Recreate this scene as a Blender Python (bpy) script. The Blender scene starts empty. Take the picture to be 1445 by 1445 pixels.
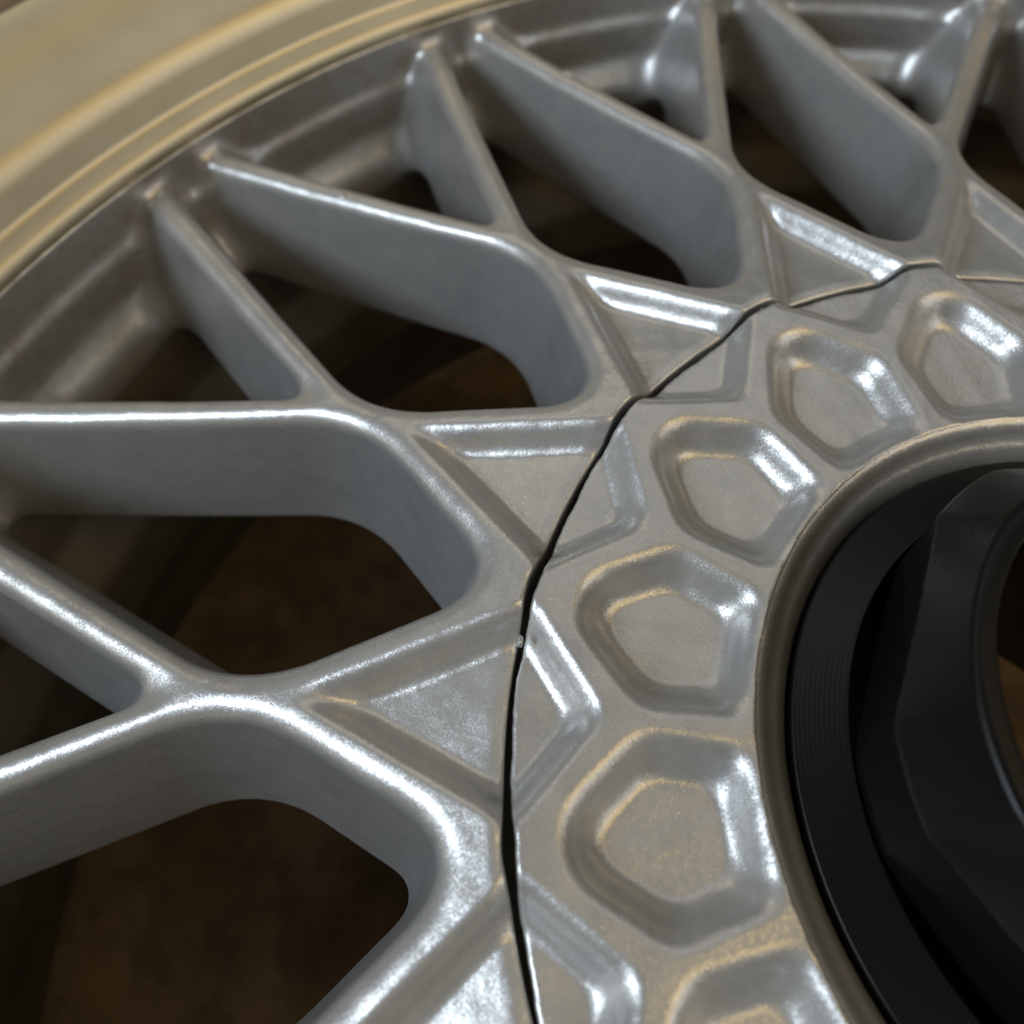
import bpy, math, random
import numpy as np
from mathutils import Matrix, Vector

# ------------------------------------------------------------------ scale
# everything is laid out in "wheel units"; one unit is 67 mm
U = 0.067
NS = 16                                  # spoke crossings round the wheel
ALF = math.pi / NS
PHASE = math.radians(179.939)            # direction of crossing number 0
SC = bpy.context.scene
COL = SC.collection

# ------------------------------------------------------------------ camera
cam_d = bpy.data.cameras.new('camera')
cam = bpy.data.objects.new('camera', cam_d)
COL.objects.link(cam)
C_POS = Vector((-0.94626317, -0.39546096, 1.60868932)) * U
right = Vector((0.9944891, 0.10465447, -0.00623483)).normalized()
fwd = Vector((-0.07134582, 0.63199739, -0.77167938)).normalized()
right = (right - fwd * right.dot(fwd)).normalized()
up = right.cross(fwd).normalized()
M = Matrix((right, up, -fwd)).transposed().to_4x4()
M.translation = C_POS
cam.matrix_world = M
cam_d.sensor_width = 36
cam_d.lens = 36 * 0.92047
cam_d.shift_x = 0.00056          # the photograph is a crop: its middle lies below the lens axis
cam_d.shift_y = -0.25108
cam_d.clip_start = 0.002
cam_d.clip_end = 50
cam_d.dof.use_dof = True
cam_d.dof.focus_distance = 1.66 * U
cam_d.dof.aperture_fstop = 20
SC.camera = cam

# ------------------------------------------------------------------ light
w = bpy.data.worlds.new('World')
SC.world = w
w.use_nodes = True
w.node_tree.nodes['Background'].inputs['Color'].default_value = (1.0, 0.95, 0.88, 1)
w.node_tree.nodes['Background'].inputs['Strength'].default_value = 0.12


def area(name, pos, target, size, power, color, size_y=None):
    d = bpy.data.lights.new(name, 'AREA')
    d.energy = power
    d.color = color
    d.size = size
    if size_y:
        d.shape = 'RECTANGLE'
        d.size_y = size_y
    o = bpy.data.objects.new(name, d)
    COL.objects.link(o)
    o.location = pos
    o.rotation_euler = (Vector(target) - Vector(pos)).to_track_quat('-Z', 'Y').to_euler()
    return o


T0 = (-0.05, 0.03, 0)
area('window_light', (-0.82, -0.31, 0.60), T0, 0.32, 8.0, (0.79, 0.90, 1.0), 0.34)
area('ceiling_light', (0.10, 0.75, 1.25), T0, 0.9, 1.3, (1.0, 0.97, 0.92), 0.7)
area('warm_lamp', (0.40, -0.20, 0.90), T0, 0.56, 2.0, (1.0, 0.68, 0.22))
area('seat_fill_light', (0.86, -0.30, 0.62), T0, 0.80, 2.9, (1.0, 0.95, 0.88))  # added fill light that brightens the seat ring behind the arm ends
area('wall_lamp', (-0.80, 1.25, 1.25), T0, 0.8, 2.2, (1.0, 0.88, 0.66))

SC.view_settings.view_transform = 'Standard'
SC.view_settings.look = 'None'
SC.view_settings.exposure = 0
SC.view_settings.gamma = 1


# ------------------------------------------------------------------ materials
def new_mat(name):
    m = bpy.data.materials.new(name)
    m.use_nodes = True
    nt = m.node_tree
    b = nt.nodes['Principled BSDF']
    return m, nt, b


def node(nt, typ, **kw):
    n = nt.nodes.new(typ)
    for k, v in kw.items():
        setattr(n, k, v)
    return n


def math_n(nt, op, a, b=None, clamp=False):
    n = node(nt, 'ShaderNodeMath', operation=op)
    n.use_clamp = clamp
    for i, v in enumerate((a, b)):
        if v is None:
            continue
        if isinstance(v, (int, float)):
            n.inputs[i].default_value = v
        else:
            nt.links.new(v, n.inputs[i])
    return n.outputs[0]


def mix_col(nt, fac, a, b):
    n = node(nt, 'ShaderNodeMix', data_type='RGBA')
    if isinstance(fac, (int, float)):
        n.inputs[0].default_value = fac
    else:
        nt.links.new(fac, n.inputs[0])
    for s, v in ((6, a), (7, b)):
        if isinstance(v, tuple):
            n.inputs[s].default_value = v
        else:
            nt.links.new(v, n.inputs[s])
    return n.outputs[2]


def noise(nt, vec, scale, detail=3, rough=0.55):
    n = node(nt, 'ShaderNodeTexNoise')
    n.inputs['Scale'].default_value = scale
    n.inputs['Detail'].default_value = detail
    n.inputs['Roughness'].default_value = rough
    nt.links.new(vec, n.inputs['Vector'])
    return n.outputs['Fac']


def ramp(nt, fac, a, b):
    n = node(nt, 'ShaderNodeMapRange')
    n.inputs['From Min'].default_value = a
    n.inputs['From Max'].default_value = b
    nt.links.new(fac, n.inputs['Value'])
    return n.outputs['Result']


def silver_paint():
    m, nt, b = new_mat('silver_metallic_paint')
    L = nt.links
    tc = node(nt, 'ShaderNodeTexCoord')
    P = tc.outputs['Object']
    geo = node(nt, 'ShaderNodeNewGeometry')
    # metallic flakes: every tiny cell tips the normal its own way
    vor = node(nt, 'ShaderNodeTexVoronoi')
    vor.inputs['Scale'].default_value = 9000
    L.new(P, vor.inputs['Vector'])
    sub = node(nt, 'ShaderNodeVectorMath', operation='SUBTRACT')
    L.new(vor.outputs['Color'], sub.inputs[0])
    sub.inputs[1].default_value = (0.5, 0.5, 0.5)
    sep = node(nt, 'ShaderNodeSeparateColor')
    L.new(vor.outputs['Color'], sep.inputs[0])
    big = math_n(nt, 'GREATER_THAN', sep.outputs[0], 0.976)
    amp = math_n(nt, 'ADD', math_n(nt, 'MULTIPLY', big, 0.0), 0.15)
    scl = node(nt, 'ShaderNodeVectorMath', operation='SCALE')
    L.new(sub.outputs[0], scl.inputs[0])
    L.new(amp, scl.inputs['Scale'])
    # low waves of the cast metal and the sprayed coat
    n1 = noise(nt, P, 900, 2)
    n2 = noise(nt, P, 160, 3)
    bump = node(nt, 'ShaderNodeBump')
    bump.inputs['Strength'].default_value = 0.16
    bump.inputs['Distance'].default_value = 0.0003
    L.new(math_n(nt, 'ADD', n1, math_n(nt, 'MULTIPLY', n2, 1.6)), bump.inputs['Height'])
    add = node(nt, 'ShaderNodeVectorMath', operation='ADD')
    L.new(bump.outputs['Normal'], add.inputs[0])
    L.new(scl.outputs[0], add.inputs[1])
    nrm = node(nt, 'ShaderNodeVectorMath', operation='NORMALIZE')
    L.new(add.outputs[0], nrm.inputs[0])
    L.new(nrm.outputs[0], b.inputs['Normal'])
    L.new(math_n(nt, 'SUBTRACT', math_n(nt, 'ADD', 0.33, math_n(nt, 'MULTIPLY', n2, 0.12)), math_n(nt, 'MULTIPLY', big, 0.12)), b.inputs['Roughness'])
    L.new(bump.outputs['Normal'], b.inputs['Coat Normal'])
    # colour: silver with faint mottling; brake dust and old grease out at the rim
    mott = ramp(nt, noise(nt, P, 220, 4), 0.3, 0.7)
    base = mix_col(nt, mott, (0.40, 0.405, 0.41, 1), (0.47, 0.47, 0.465, 1))
    sx = node(nt, 'ShaderNodeSeparateXYZ')
    L.new(P, sx.inputs[0])
    rr = math_n(nt, 'SQRT', math_n(nt, 'ADD', math_n(nt, 'POWER', sx.outputs[0], 2),
                                   math_n(nt, 'POWER', sx.outputs[1], 2)))
    far = ramp(nt, rr, 2.28 * U, 2.55 * U)
    gr = ramp(nt, noise(nt, P, 130, 4, 0.65), 0.42, 0.66)
    dirt = math_n(nt, 'MULTIPLY', math_n(nt, 'MULTIPLY', far, gr), 0.55, True)
    spot = ramp(nt, noise(nt, P, 420, 3, 0.7), 0.74, 0.82)
    dirt2 = math_n(nt, 'MAXIMUM', dirt, math_n(nt, 'MULTIPLY', spot, 0.35))
    col = mix_col(nt, dirt2, base, (0.13, 0.085, 0.04, 1))
    L.new(mix_col(nt, math_n(nt, 'MULTIPLY', big, 0.30), col, (0.92, 0.92, 0.90, 1)), b.inputs['Base Color'])
    L.new(math_n(nt, 'SUBTRACT', 0.66, math_n(nt, 'MULTIPLY', dirt2, 0.6)), b.inputs['Metallic'])
    b.inputs['Coat Weight'].default_value = 0.55
    b.inputs['Coat Roughness'].default_value = 0.13
    return m


def lip_metal():
    m, nt, b = new_mat('polished_lip_metal')
    L = nt.links
    tc = node(nt, 'ShaderNodeTexCoord')
    P = tc.outputs['Object']
    n2 = noise(nt, P, 60, 4)
    base = mix_col(nt, ramp(nt, n2, 0.3, 0.7), (0.48, 0.425, 0.29, 1), (0.56, 0.50, 0.36, 1))
    sx = node(nt, 'ShaderNodeSeparateXYZ')
    L.new(P, sx.inputs[0])
    band = math_n(nt, 'SUBTRACT', 1.0, ramp(nt, math_n(nt, 'ABSOLUTE', math_n(nt, 'ADD', sx.outputs[2], 0.281 * U)), 0.004 * U, 0.016 * U))
    gr = ramp(nt, noise(nt, P, 260, 5, 0.7), 0.46, 0.60)
    grime = math_n(nt, 'MULTIPLY', math_n(nt, 'MULTIPLY', math_n(nt, 'MULTIPLY', band, gr), ramp(nt, noise(nt, P, 16, 2), 0.5, 0.6)), 0.85)
    L.new(mix_col(nt, grime, base, (0.035, 0.026, 0.014, 1)), b.inputs['Base Color'])
    L.new(math_n(nt, 'SUBTRACT', 0.75, math_n(nt, 'MULTIPLY', grime, 0.7)), b.inputs['Metallic'])
    L.new(math_n(nt, 'ADD', 0.36, math_n(nt, 'MULTIPLY', n2, 0.12)), b.inputs['Roughness'])
    bump = node(nt, 'ShaderNodeBump')
    b.inputs['Coat Weight'].default_value = 0.3
    b.inputs['Coat Roughness'].default_value = 0.22
    bump.inputs['Strength'].default_value = 0.08
    bump.inputs['Distance'].default_value = 0.0006
    L.new(n2, bump.inputs['Height'])
    L.new(bump.outputs['Normal'], b.inputs['Normal'])
    return m


def barrel_paint():
    m, nt, b = new_mat('dusty_barrel_paint')
    L = nt.links
    tc = node(nt, 'ShaderNodeTexCoord')
    P = tc.outputs['Object']
    n2 = ramp(nt, noise(nt, P, 45, 5, 0.6), 0.35, 0.7)
    L.new(mix_col(nt, n2, (0.10, 0.085, 0.06, 1), (0.17, 0.15, 0.12, 1)), b.inputs['Base Color'])
    b.inputs['Metallic'].default_value = 0.25
    b.inputs['Roughness'].default_value = 0.5
    return m


def black_plastic():
    m, nt, b = new_mat('black_printed_plastic')
    L = nt.links
    tc = node(nt, 'ShaderNodeTexCoord')
    P = tc.outputs['Object']
    sx = node(nt, 'ShaderNodeSeparateXYZ')
    L.new(P, sx.inputs[0])
    rr = math_n(nt, 'SQRT', math_n(nt, 'ADD', math_n(nt, 'POWER', sx.outputs[0], 2), math_n(nt, 'POWER', sx.outputs[1], 2)))
    wob = math_n(nt, 'MULTIPLY', noise(nt, P, 300, 2), 0.00010)
    q = math_n(nt, 'SUBTRACT', math_n(nt, 'MULTIPLY', sx.outputs[2], 0.45), rr)
    ph = math_n(nt, 'MULTIPLY', math_n(nt, 'ADD', q, wob), math.pi / (0.0085 * U))
    ln = math_n(nt, 'ABSOLUTE', math_n(nt, 'SINE', ph))
    geo = node(nt, 'ShaderNodeNewGeometry')
    sn = node(nt, 'ShaderNodeSeparateXYZ')
    L.new(geo.outputs['True Normal'], sn.inputs[0])
    ln = math_n(nt, 'MULTIPLY', ln, ramp(nt, sn.outputs[2], 0.08, 0.2))
    bump = node(nt, 'ShaderNodeBump')
    bump.inputs['Strength'].default_value = 0.05
    bump.inputs['Distance'].default_value = 0.00022
    L.new(math_n(nt, 'ADD', ln, math_n(nt, 'MULTIPLY', noise(nt, P, 2500, 2), 0.25)), bump.inputs['Height'])
    L.new(bump.outputs['Normal'], b.inputs['Normal'])
    b.inputs['Base Color'].default_value = (0.005, 0.005, 0.005, 1)
    b.inputs['Anisotropic'].default_value = 0.85
    tg = node(nt, 'ShaderNodeTangent', direction_type='RADIAL', axis='Z')
    L.new(tg.outputs[0], b.inputs['Tangent'])
    b.inputs['Specular IOR Level'].default_value = 0.16
    b.inputs['Roughness'].default_value = 0.30
    return m


def ground_mat():
    m, nt, b = new_mat('stained_brown_concrete')
    L = nt.links
    tc = node(nt, 'ShaderNodeTexCoord')
    P = tc.outputs['Object']
    n1 = ramp(nt, noise(nt, P, 28, 6, 0.62), 0.30, 0.72)
    n2 = ramp(nt, noise(nt, P, 90, 5, 0.6), 0.45, 0.62)
    c1 = mix_col(nt, n1, (0.11, 0.07, 0.03, 1), (0.36, 0.24, 0.12, 1))
    c2 = mix_col(nt, math_n(nt, 'MULTIPLY', n2, 0.45), c1, (0.07, 0.05, 0.035, 1))
    L.new(c2, b.inputs['Base Color'])
    b.inputs['Roughness'].default_value = 0.85
    bump = node(nt, 'ShaderNodeBump')
    bump.inputs['Strength'].default_value = 0.4
    bump.inputs['Distance'].default_value = 0.002
    L.new(n1, bump.inputs['Height'])
    L.new(bump.outputs['Normal'], b.inputs['Normal'])
    return m


M_SILVER = silver_paint()
M_LIP = lip_metal()
M_BARREL = barrel_paint()
M_PRINT = black_plastic()
M_GROUND = ground_mat()


# ------------------------------------------------------------------ helpers
def smax(a, b, k):
    h = np.maximum(k - np.abs(a - b), 0.0) / k
    return np.maximum(a, b) + h * h * k * 0.25


def smin(a, b, k):
    return -smax(-a, -b, k)


def wrap(t):
    return (t + ALF) % (2 * ALF) - ALF


def line_d(u, v, p, q):
    """signed distance to the line p->q, positive on its right-hand side"""
    dx, dy = q[0] - p[0], q[1] - p[1]
    n = math.hypot(dx, dy)
    return ((u - p[0]) * dy - (v - p[1]) * dx) / n


def surface_net(f, gr, gt, gz, periodic, closed=False, iters=4):
    """mesh of f=0 on a grid in r, theta, z. periodic: the last column of cells repeats the
    first one, turned by a sector; closed: the ring closes on itself"""
    R3, T3, Z3 = np.meshgrid(gr, gt, gz, indexing='ij')
    F = f(R3, T3, Z3)
    nr, ntt, nz = F.shape
    S = F < 0
    cs = np.zeros((nr - 1, ntt - 1, nz - 1), np.int8)
    for i in (0, 1):
        for j in (0, 1):
            for k in (0, 1):
                cs += S[i:nr - 1 + i, j:ntt - 1 + j, k:nz - 1 + k]
    act = (cs > 0) & (cs < 8)
    idx = -np.ones(act.shape, np.int64)
    ci = np.argwhere(act)
    idx[act] = np.arange(len(ci))
    acc = np.zeros((len(ci), 3))
    cnt = np.zeros(len(ci))
    c = [(i, j, k) for i in (0, 1) for j in (0, 1) for k in (0, 1)]
    for a in c:
        for ax in range(3):
            if a[ax] == 1:
                continue
            b2 = list(a)
            b2[ax] = 1
            fa = F[ci[:, 0] + a[0], ci[:, 1] + a[1], ci[:, 2] + a[2]]
            fb = F[ci[:, 0] + b2[0], ci[:, 1] + b2[1], ci[:, 2] + b2[2]]
            mk = (fa < 0) != (fb < 0)
            t = np.where(mk, fa / np.where(mk, fa - fb, 1), 0)
            p = np.array(a, float)[None, :].repeat(len(ci), 0)
            p[:, ax] += t
            acc[mk] += p[mk]
            cnt[mk] += 1
    pos = ci + acc / cnt[:, None]
    pr = np.interp(pos[:, 0], np.arange(nr), gr)
    pt = np.interp(pos[:, 1], np.arange(ntt), gt)
    pz = np.interp(pos[:, 2], np.arange(nz), gz)
    X = np.stack([pr * np.cos(pt), pr * np.sin(pt), pz], 1)

    def fx(Q):
        return f(np.hypot(Q[:, 0], Q[:, 1]), np.arctan2(Q[:, 1], Q[:, 0]), Q[:, 2])

    def grad(Q, h=0.0012):
        g = np.empty_like(Q)
        for ax in range(3):
            d = np.zeros(3)
            d[ax] = h
            g[:, ax] = (fx(Q + d) - fx(Q - d)) / (2 * h)
        return g
    lim = 0.6 * (gr[1] - gr[0])
    for _ in range(iters):
        g = grad(X)
        g2 = np.maximum((g * g).sum(1), 0.05)
        st = -(fx(X) / g2)[:, None] * g * 0.8
        ln = np.linalg.norm(st, axis=1)
        st *= np.minimum(1, lim / np.maximum(ln, 1e-9))[:, None]
        X = X + st
    nrm = grad(X)
    nrm /= np.maximum(np.linalg.norm(nrm, axis=1), 1e-9)[:, None]
    quads = []
    ex = S[:-1] != S[1:]
    ey = S[:, :-1] != S[:, 1:]
    ez = S[:, :, :-1] != S[:, :, 1:]
    e = np.argwhere(ex[:, 1:-1, 1:-1]) + [0, 1, 1]
    q = np.stack([idx[e[:, 0], e[:, 1] - 1, e[:, 2] - 1], idx[e[:, 0], e[:, 1], e[:, 2] - 1],
                  idx[e[:, 0], e[:, 1], e[:, 2]], idx[e[:, 0], e[:, 1] - 1, e[:, 2]]], 1)
    fl = S[e[:, 0], e[:, 1], e[:, 2]]
    q[~fl] = q[~fl][:, ::-1]
    quads.append(q)
    e = np.argwhere(ey[1:-1, :(ntt - 2), 1:-1]) + [1, 0, 1]
    q = np.stack([idx[e[:, 0] - 1, e[:, 1], e[:, 2] - 1], idx[e[:, 0] - 1, e[:, 1], e[:, 2]],
                  idx[e[:, 0], e[:, 1], e[:, 2]], idx[e[:, 0], e[:, 1], e[:, 2] - 1]], 1)
    fl = S[e[:, 0], e[:, 1], e[:, 2]]
    q[~fl] = q[~fl][:, ::-1]
    quads.append(q)
    e = np.argwhere(ez[1:-1, 1:-1, :]) + [1, 1, 0]
    q = np.stack([idx[e[:, 0] - 1, e[:, 1] - 1, e[:, 2]], idx[e[:, 0], e[:, 1] - 1, e[:, 2]],
                  idx[e[:, 0], e[:, 1], e[:, 2]], idx[e[:, 0] - 1, e[:, 1], e[:, 2]]], 1)
    fl = S[e[:, 0], e[:, 1], e[:, 2]]
    q[~fl] = q[~fl][:, ::-1]
    quads.append(q)
    Q = np.concatenate(quads)
    if closed:                       # weld the repeated column of cells to the first
        last = np.where(ci[:, 1] == ntt - 2)[0]
        mp = np.arange(len(ci))
        mp[last] = idx[ci[last, 0], 0, ci[last, 2]]
        Q = mp[Q]
        used = np.unique(Q)
        re = -np.ones(len(ci), np.int64)
        re[used] = np.arange(len(used))
        Q, X, nrm = re[Q], X[used], nrm[used]
    return X, Q, nrm


def np_mesh(name, X, Q, nrm=None, mat=None):
    me = bpy.data.meshes.new(name)
    me.vertices.add(len(X))
    me.vertices.foreach_set('co', (X * U).astype(np.float32).ravel())
    k = Q.shape[1]
    me.loops.add(Q.size)
    me.loops.foreach_set('vertex_index', Q.astype(np.int32).ravel())
    me.polygons.add(len(Q))
    me.polygons.foreach_set('loop_start', np.arange(0, Q.size, k, dtype=np.int32))
    me.polygons.foreach_set('loop_total', np.full(len(Q), k, np.int32))
    me.update(calc_edges=True)
    me.validate()
    me.polygons.foreach_set('use_smooth', np.ones(len(me.polygons), bool))
    if nrm is not None and len(me.vertices) == len(nrm):
        me.normals_split_custom_set_from_vertices([tuple(v) for v in nrm])
    if mat:
        me.materials.append(mat)
    return me


def link(name, me, parent=None):
    o = bpy.data.objects.new(name, me)
    COL.objects.link(o)
    if parent:
        o.parent = parent
    return o


def lathe(prof, seg=360, closed=False):
    """rounded profile (r, z) turned about the wheel axis"""
    P = np.array(prof, float)
    a = np.linspace(0, 2 * math.pi, seg, endpoint=False)
    X = np.concatenate([np.stack([P[:, 0] * math.cos(t), P[:, 0] * math.sin(t), P[:, 1]], 1) for t in a])
    n = len(P)
    m = n if closed else n - 1
    Q = []
    for i in range(seg):
        i2 = (i + 1) % seg
        j = np.arange(m)
        j2 = (j + 1) % n
        Q.append(np.stack([i * n + j, i2 * n + j, i2 * n + j2, i * n + j2], 1))
    return X, np.concatenate(Q)


def smooth_profile(pts, rad=0.02, n=5):
    """round every inner corner of an open profile"""
    out = [pts[0]]
    for a, b, c in zip(pts[:-2], pts[1:-1], pts[2:]):
        a, b, c = map(np.array, (a, b, c))
        la, lc = np.linalg.norm(a - b), np.linalg.norm(c - b)
        d = min(rad, la * 0.45, lc * 0.45)
        p, q = b + (a - b) / la * d, b + (c - b) / lc * d
        for t in np.linspace(0, 1, n):
            out.append(tuple((1 - t) ** 2 * p + 2 * t * (1 - t) * b + t * t * q))
    out.append(pts[-1])
    return out


# ------------------------------------------------------------------ ground
gx = np.linspace(-1, 1, 60)
me = bpy.data.meshes.new('ground')
gv, gf = [], []
rnd = random.Random(4)
NG = 80
for i in range(NG + 1):
    for j in range(NG + 1):
        x, y = (i / NG * 2 - 1), (j / NG * 2 - 1)
        x, y = 6 * x * abs(x) ** 1.5, 6 * y * abs(y) ** 1.5
        gv.append((x, y, -2.30 * U + rnd.uniform(-1, 1) * 0.0006 - 0.001))
for i in range(NG):
    for j in range(NG):
        a = i * (NG + 1) + j
        gf.append((a, a + NG + 1, a + NG + 2, a + 1))
me.from_pydata(gv, [], gf)
for p_ in me.polygons:
    p_.use_smooth = True
me.materials.append(M_GROUND)
ground = link('ground', me)
ground['kind'] = 'structure'


# ------------------------------------------------------------------ wheel shape functions
def z_top(r):
    s = np.maximum(r - 1.03, 0)
    s = np.minimum(s, 1.6)
    return -0.30 * s + 0.05 * s * s


def d_open(r, t):
    """big kite shaped opening between two crossings"""
    psi = wrap(t - ALF)
    u, v = r * np.cos(psi), r * np.sin(psi)

    def half(vv):
        d1 = line_d(u, vv, (1.17, 0.088), (1.35, 0.212)) * -1      # inner flank
        d2 = line_d(u, vv, (1.68, 0.238), (2.54, 0.057)) * -1      # outer flank
        return smax(d1, d2, 0.11)
    d = smax(half(v), half(-v), 0.05)
    return smax(d, 1.097 - u, 0.06)


def d_small(r, t):
    """small wedge opening between the two arms of a crossing"""
    x, y = r * np.cos(wrap(t)), r * np.sin(wrap(t))

    def half(yy):
        return line_d(x, yy, (1.610, 0), (2.55, 0.380)) * -1
    return smax(half(y), half(-y), 0.07)


def d_diamond(r, t):
    x, y = r * np.cos(wrap(t)), r * np.sin(wrap(t))

    def half(yy):
        a = line_d(x, yy, (0.855, 0), (0.979, 0.1617)) * -1
        b = line_d(x, yy, (0.979, 0.1617), (1.362, 0)) * -1
        return smax(a, b, 0.02)
    return smax(half(y), half(-y), 0.035)


def d_penta(r, t):
    psi = wrap(t - ALF)
    u, v = r * np.cos(psi), r * np.sin(psi)

    def half(vv):
        a = line_d(u, vv, (0.784, 0.132), (0.874, 0.068)) * -1
        b = line_d(u, vv, (0.634, 0.097), (0.784, 0.134)) * -1
        return smax(a, b, 0.027)
    d = smax(half(v), half(-v), 0.022)
    d = smax(d, u - 0.915, 0.036)
    return smax(d, 0.628 - u, 0.034)


def press(d, depth, wide, soft=0.30):
    """depth of a pressed pocket at signed distance d from its outline"""
    t = -d / wide
    t = smin(smax(t, np.zeros_like(t), soft), np.ones_like(t), soft)
    return depth * t


PD = 0.056


def crack_r(t):
    k = (PHASE - t) / (2 * ALF)
    return (1.0005 + 0.0022 * np.sin(5.1 * k + 1.0) + 0.0014 * np.sin(17.3 * k) + 0.0005 * np.sin(41 * k + 2)
            + 0.0003 * np.sin(97 * k + 0.5))


def f_web(r, t, z):
    wav = 0.0006 * np.sin(37 * r) * np.cos(48 * t) + 0.0004 * np.sin(83 * r + 2) * np.cos(96 * t) + 0.0006 * np.sin(51 * z + 29 * r)
    top = z_top(r) + wav - press(d_diamond(r, t), PD, 0.034, 0.46)
    dep = np.maximum(z_top(r) - z, -0.05)
    dr = 0.165
    nn = 1 / math.sqrt(1 + dr * dr)
    flare = 0.13 * np.clip((r - 2.27) / 0.27, 0, 1.1) ** 2 * np.clip(dep / 0.36, 0, 1.2)
    side = smax(-(d_open(r, t) + dr * dep + flare * 0.25) * nn, -(d_small(r, t) + dr * dep + flare) * nn, 0.015)
    f = smax((z - top) * 0.93, side, 0.036)
    f = smax(f, z_top(r) - 0.39 - z, 0.03)
    # inner edge along the break: notched a little on the ridges
    ridge = np.exp(-(wrap(t - ALF) * r / 0.045) ** 2)
    f = smax(f, 1.0045 + 0.006 * ridge - r, 0.008)
    # seat ring the arms stand on
    face = smin(2.532 - r, (2.445 - r + (z + 0.685) * 0.85) * 0.76, 0.018)
    ring = smax(face, z + 0.455, 0.026)
    ring = smax(ring, 2.435 - r, 0.04)
    ring = smax(ring, -0.80 - z, 0.03)
    wall = smax(2.540 - r, z + 0.268, 0.012)
    f = smin(f, ring, 0.085)
    f = smin(f, wall, 0.060)
    f = smax(f, -0.80 - z, 0.03)
    return smax(f, r - 2.600, 0.01)


# one sector, a cross of two arms and two legs, shared by all sixteen
n_t = 104
gt = -ALF + np.arange(n_t + 2) * (2 * ALF / n_t)
gr = np.concatenate([np.linspace(0.985, 2.625, 200)])
gz = np.arange(-0.86, 0.022, 0.0092)
X, Q, Nn = surface_net(f_web, gr, gt, gz, True)
web_me = np_mesh('cross_spoke', X, Q, Nn, M_SILVER)

wheel = bpy.data.objects.new('alloy_wheel', None)
COL.objects.link(wheel)
wheel['label'] = 'silver mesh spoked alloy wheel lying face up on the brown ground'
wheel['category'] = 'car wheel'

for k in range(NS):
    o = link('cross_spoke', web_me, wheel)
    o.rotation_euler = (0, 0, PHASE - k * 2 * ALF)

# lip: bead, then the polished dish stepping up to the flange
lip = [(2.560, -0.285), (2.5445, -0.272), (2.543, -0.245), (2.556, -0.222), (2.580, -0.211), (2.612, -0.200), (2.660, -0.072), (2.80, -0.026),
       (2.93, 0.060), (3.0, 0.075), (3.035, 0.02), (3.01, -0.05), (2.95, -0.10), (2.78, -0.24), (2.70, -0.60)]
X, Q = lathe(smooth_profile(lip, 0.060, 10))
link('outer_lip', np_mesh('outer_lip', X, Q, None, M_LIP), wheel)
bar = [(2.555, -0.74), (2.452, -0.765), (2.435, -0.82), (2.42, -1.00), (2.30, -1.14), (2.29, -1.40), (2.40, -1.52), (2.43, -2.05),
       (2.56, -2.12), (2.60, -2.24), (2.66, -2.24), (2.66, -2.14), (2.52, -2.03), (2.48, -1.48), (2.37, -1.38),
       (2.38, -1.18), (2.50, -1.04), (2.555, -0.74)]
X, Q = lathe(smooth_profile(bar, 0.03, 5))
link('rim_barrel', np_mesh('rim_barrel', X, Q, None, M_BARREL), wheel)
hubp = [(0.66, -0.145), (1.02, -0.145), (1.03, -0.16), (1.03, -0.36), (0.98, -0.39), (0.98, -1.1), (0.60, -1.1), (0.60, -0.16), (0.66, -0.145)]
X, Q = lathe(smooth_profile(hubp, 0.02, 4), 200)
link('hub_core', np_mesh('hub_core', X, Q, None, M_BARREL), wheel)


# nibs of paint that dried on the arm edges
rnd = random.Random(9)
for r_n, k_n, dz, sz in ((2.050, 1.735, -0.004, 0.013), (2.147, 2.728, -0.004, 0.014), (1.88, 1.805, -0.006, 0.009)):
    t_n = PHASE - k_n * 2 * ALF
    z_n = float(z_top(np.array(r_n))) + dz
    V, F = [], []
    for i in range(7):
        for j in range(10):
            th, ph_ = math.pi * i / 6, 2 * math.pi * j / 10
            q = sz * rnd.uniform(0.92, 1.08)
            V.append((r_n * math.cos(t_n) + 1.3 * q * math.sin(th) * math.cos(ph_), r_n * math.sin(t_n) + q * math.sin(th) * math.sin(ph_), z_n - 0.004 + 0.75 * q * math.cos(th)))
    for i in range(6):
        for j in range(10):
            F.append((i * 10 + j, (i + 1) * 10 + j, (i + 1) * 10 + (j + 1) % 10, i * 10 + (j + 1) % 10))
    link('paint_nib', np_mesh('paint_nib', np.array(V), np.array(F), None, M_SILVER), wheel)


# ------------------------------------------------------------------ hub cover
def f_cover(r, t, z):
    roll = np.maximum(0.618 - r, 0)
    top = 0.004 - smin(roll * roll * 34.0, roll * 2.2, 0.012) + smax(roll - 0.030, 0 * roll, 0.008) * 1.95
    top = top - press(d_diamond(r, t), PD, 0.034, 0.46) - press(d_penta(r, t), PD, 0.036, 0.48)
    top = top + 0.00025 * np.sin(23 * t + 31 * r) * np.sin(47 * r + 5 * t) + 0.00025 * np.sin(71 * t - 13 * r)
    f = smax((z - top) * 0.9, 0.553 - r, 0.009)
    f = smax(f, -0.125 - z, 0.01)
    return smax(f, r - crack_r(t) + 0.0065, 0.009)


n_c = NS * 58
gt = np.arange(n_c + 2) * (2 * math.pi / n_c) + PHASE - math.pi
gr = np.arange(0.542, 1.016, 0.0052)
gz = np.arange(-0.135, 0.02, 0.0052)
X, Q, Nn = surface_net(f_cover, gr, gt, gz, True, True)
cover = link('hub_cover', np_mesh('hub_cover', X, Q, Nn, M_SILVER))
cover['label'] = 'silver ring shaped hub cover with pressed five sided pockets, broken away along a dark crack'
cover['category'] = 'hub cover'


def at(r, k, z):
    t = PHASE - k * 2 * ALF
    return np.array([r * math.cos(t), r * math.sin(t), z])


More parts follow.
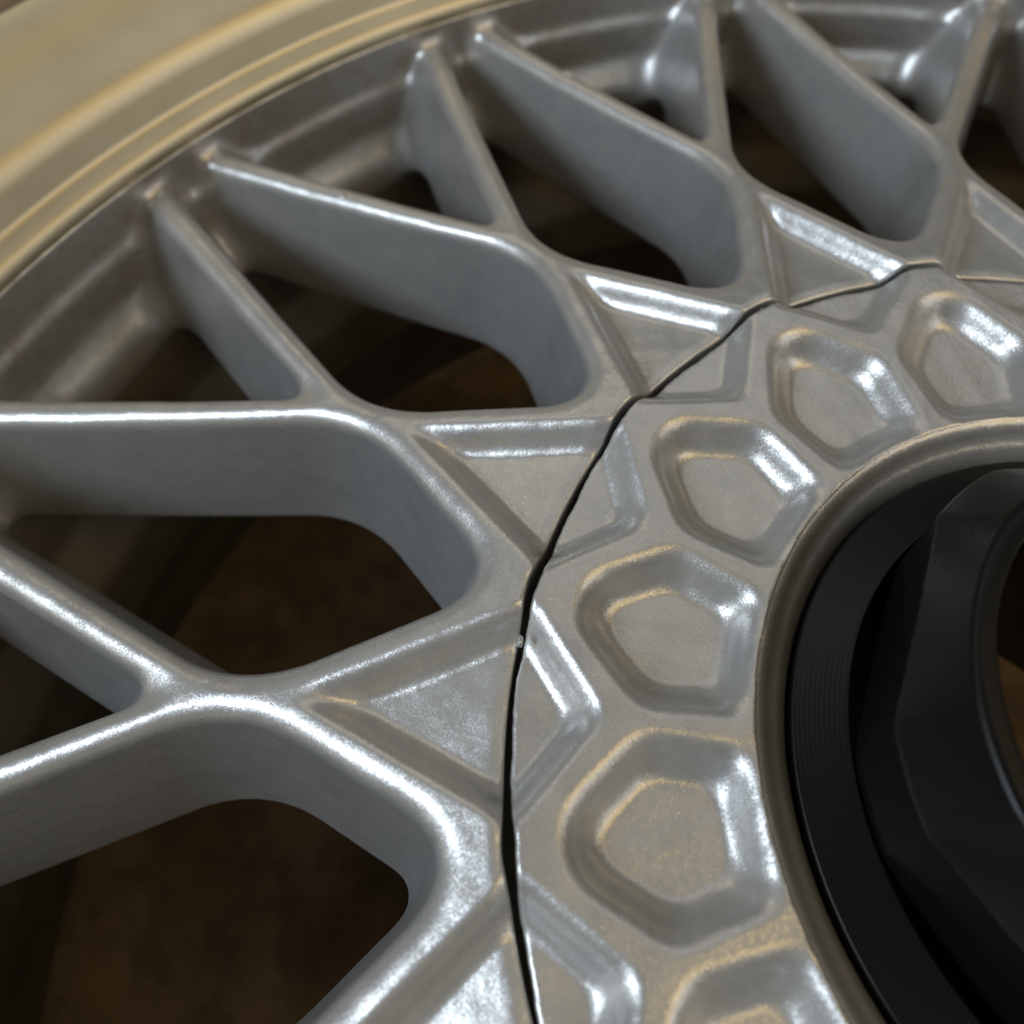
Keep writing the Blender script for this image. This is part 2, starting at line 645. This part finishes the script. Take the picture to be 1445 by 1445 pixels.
def sliver(pts, wid, hgt, mat, parent, name):
    """thin lifted splinter of paint, tapered at both ends"""
    pts = [np.array(p_) for p_ in pts]
    n = len(pts)
    V, F = [], []
    for i, p_ in enumerate(pts):
        d = pts[min(i + 1, n - 1)] - pts[max(i - 1, 0)]
        s = np.cross(d, (0, 0, 1))
        s /= np.linalg.norm(s)
        ww = wid * (0.15 + 0.85 * math.sin(math.pi * (i + 0.3) / (n - 0.4)))
        hh = hgt * (0.2 + 0.8 * math.sin(math.pi * (i + 0.3) / (n - 0.4)))
        V += [p_ - s * ww, p_ + s * ww, p_ + np.array((0, 0, hh)) + s * ww * 0.3, p_ + np.array((0, 0, hh * 0.8)) - s * ww * 0.4]
    for i in range(n - 1):
        for j in range(4):
            F.append((4 * i + j, 4 * i + (j + 1) % 4, 4 * i + 4 + (j + 1) % 4, 4 * i + 4 + j))
    return link(name, np_mesh(name, np.array(V), np.array(F), None, mat), parent)


sliver([at(0.998, 2.485, 0.000), at(0.985, 2.535, -0.002), at(0.968, 2.575, -0.004), at(0.952, 2.62, -0.006),
        at(0.937, 2.67, -0.012), at(0.925, 2.72, -0.02)], 0.0022, 0.008, M_SILVER, cover, 'paint_splinter')
# loose fleck caught in the gap
fb = []
rnd = random.Random(3)
V, F = [], []
for i in range(7):
    for j in range(10):
        th, ph_ = math.pi * i / 6, 2 * math.pi * j / 10
        q = 0.0095 * rnd.uniform(0.7, 1.25)
        V.append(at(1.0005, 0.262, -0.012) + np.array((0.55 * q * math.sin(th) * math.cos(ph_), 1.1 * q * math.sin(th) * math.sin(ph_), 0.9 * q * math.cos(th))))
for i in range(6):
    for j in range(10):
        F.append((i * 10 + j, (i + 1) * 10 + j, (i + 1) * 10 + (j + 1) % 10, i * 10 + (j + 1) % 10))
link('paint_fleck', np_mesh('paint_fleck', np.array(V), np.array(F), None, M_SILVER), cover)


# ------------------------------------------------------------------ black hexagonal nut in the bore
DEG = math.pi / 180


def nut_angle(t):
    """angle counted clockwise from crossing 0, folded on one flat of the hexagon"""
    a = (PHASE - t) - 20 * DEG
    h = math.pi / 6
    return (a + h) % (2 * h) - h


def f_body(r, t, z):
    a = nut_angle(t)
    rh = smin(0.430 / np.cos(a), np.full_like(a, 0.4625), 0.003)
    q = np.clip((z - 0.185) / 0.117, 0, 1.3)
    rl = rh + (0.386 - rh) * q
    f = smax((r - rl) * 0.93, z - 0.302, 0.010)
    f = smax(f, 0.355 - r, 0.006)
    return smax(f, -0.42 - z, 0.01)


def f_flange(r, t, z):
    f = smax(r - 0.5515, 0.466 - r, 0.005)
    f = smax(f, z + 0.044 - 0.45 * np.maximum(0.549 - r, 0), 0.005)
    return smax(f, -0.20 - z, 0.01)


n_b = 600
gt = np.arange(n_b + 2) * (2 * math.pi / n_b) + PHASE - math.pi
nut = bpy.data.objects.new('hexagonal_nut', None)
COL.objects.link(nut)
nut['label'] = 'black plastic hexagonal centre nut with round hole, seated in the silver cover'
nut['category'] = 'wheel nut'
X, Q, Nn = surface_net(f_body, np.arange(0.344, 0.474, 0.0046), gt, np.arange(-0.43, 0.315, 0.0065), True, True, 3)
link('nut_body', np_mesh('nut_body', X, Q, Nn, M_PRINT), nut)
X, Q, Nn = surface_net(f_flange, np.arange(0.456, 0.560, 0.0046), gt, np.arange(-0.21, 0.012, 0.005), True, True, 3)
link('nut_flange', np_mesh('nut_flange', X, Q, Nn, M_PRINT), nut)
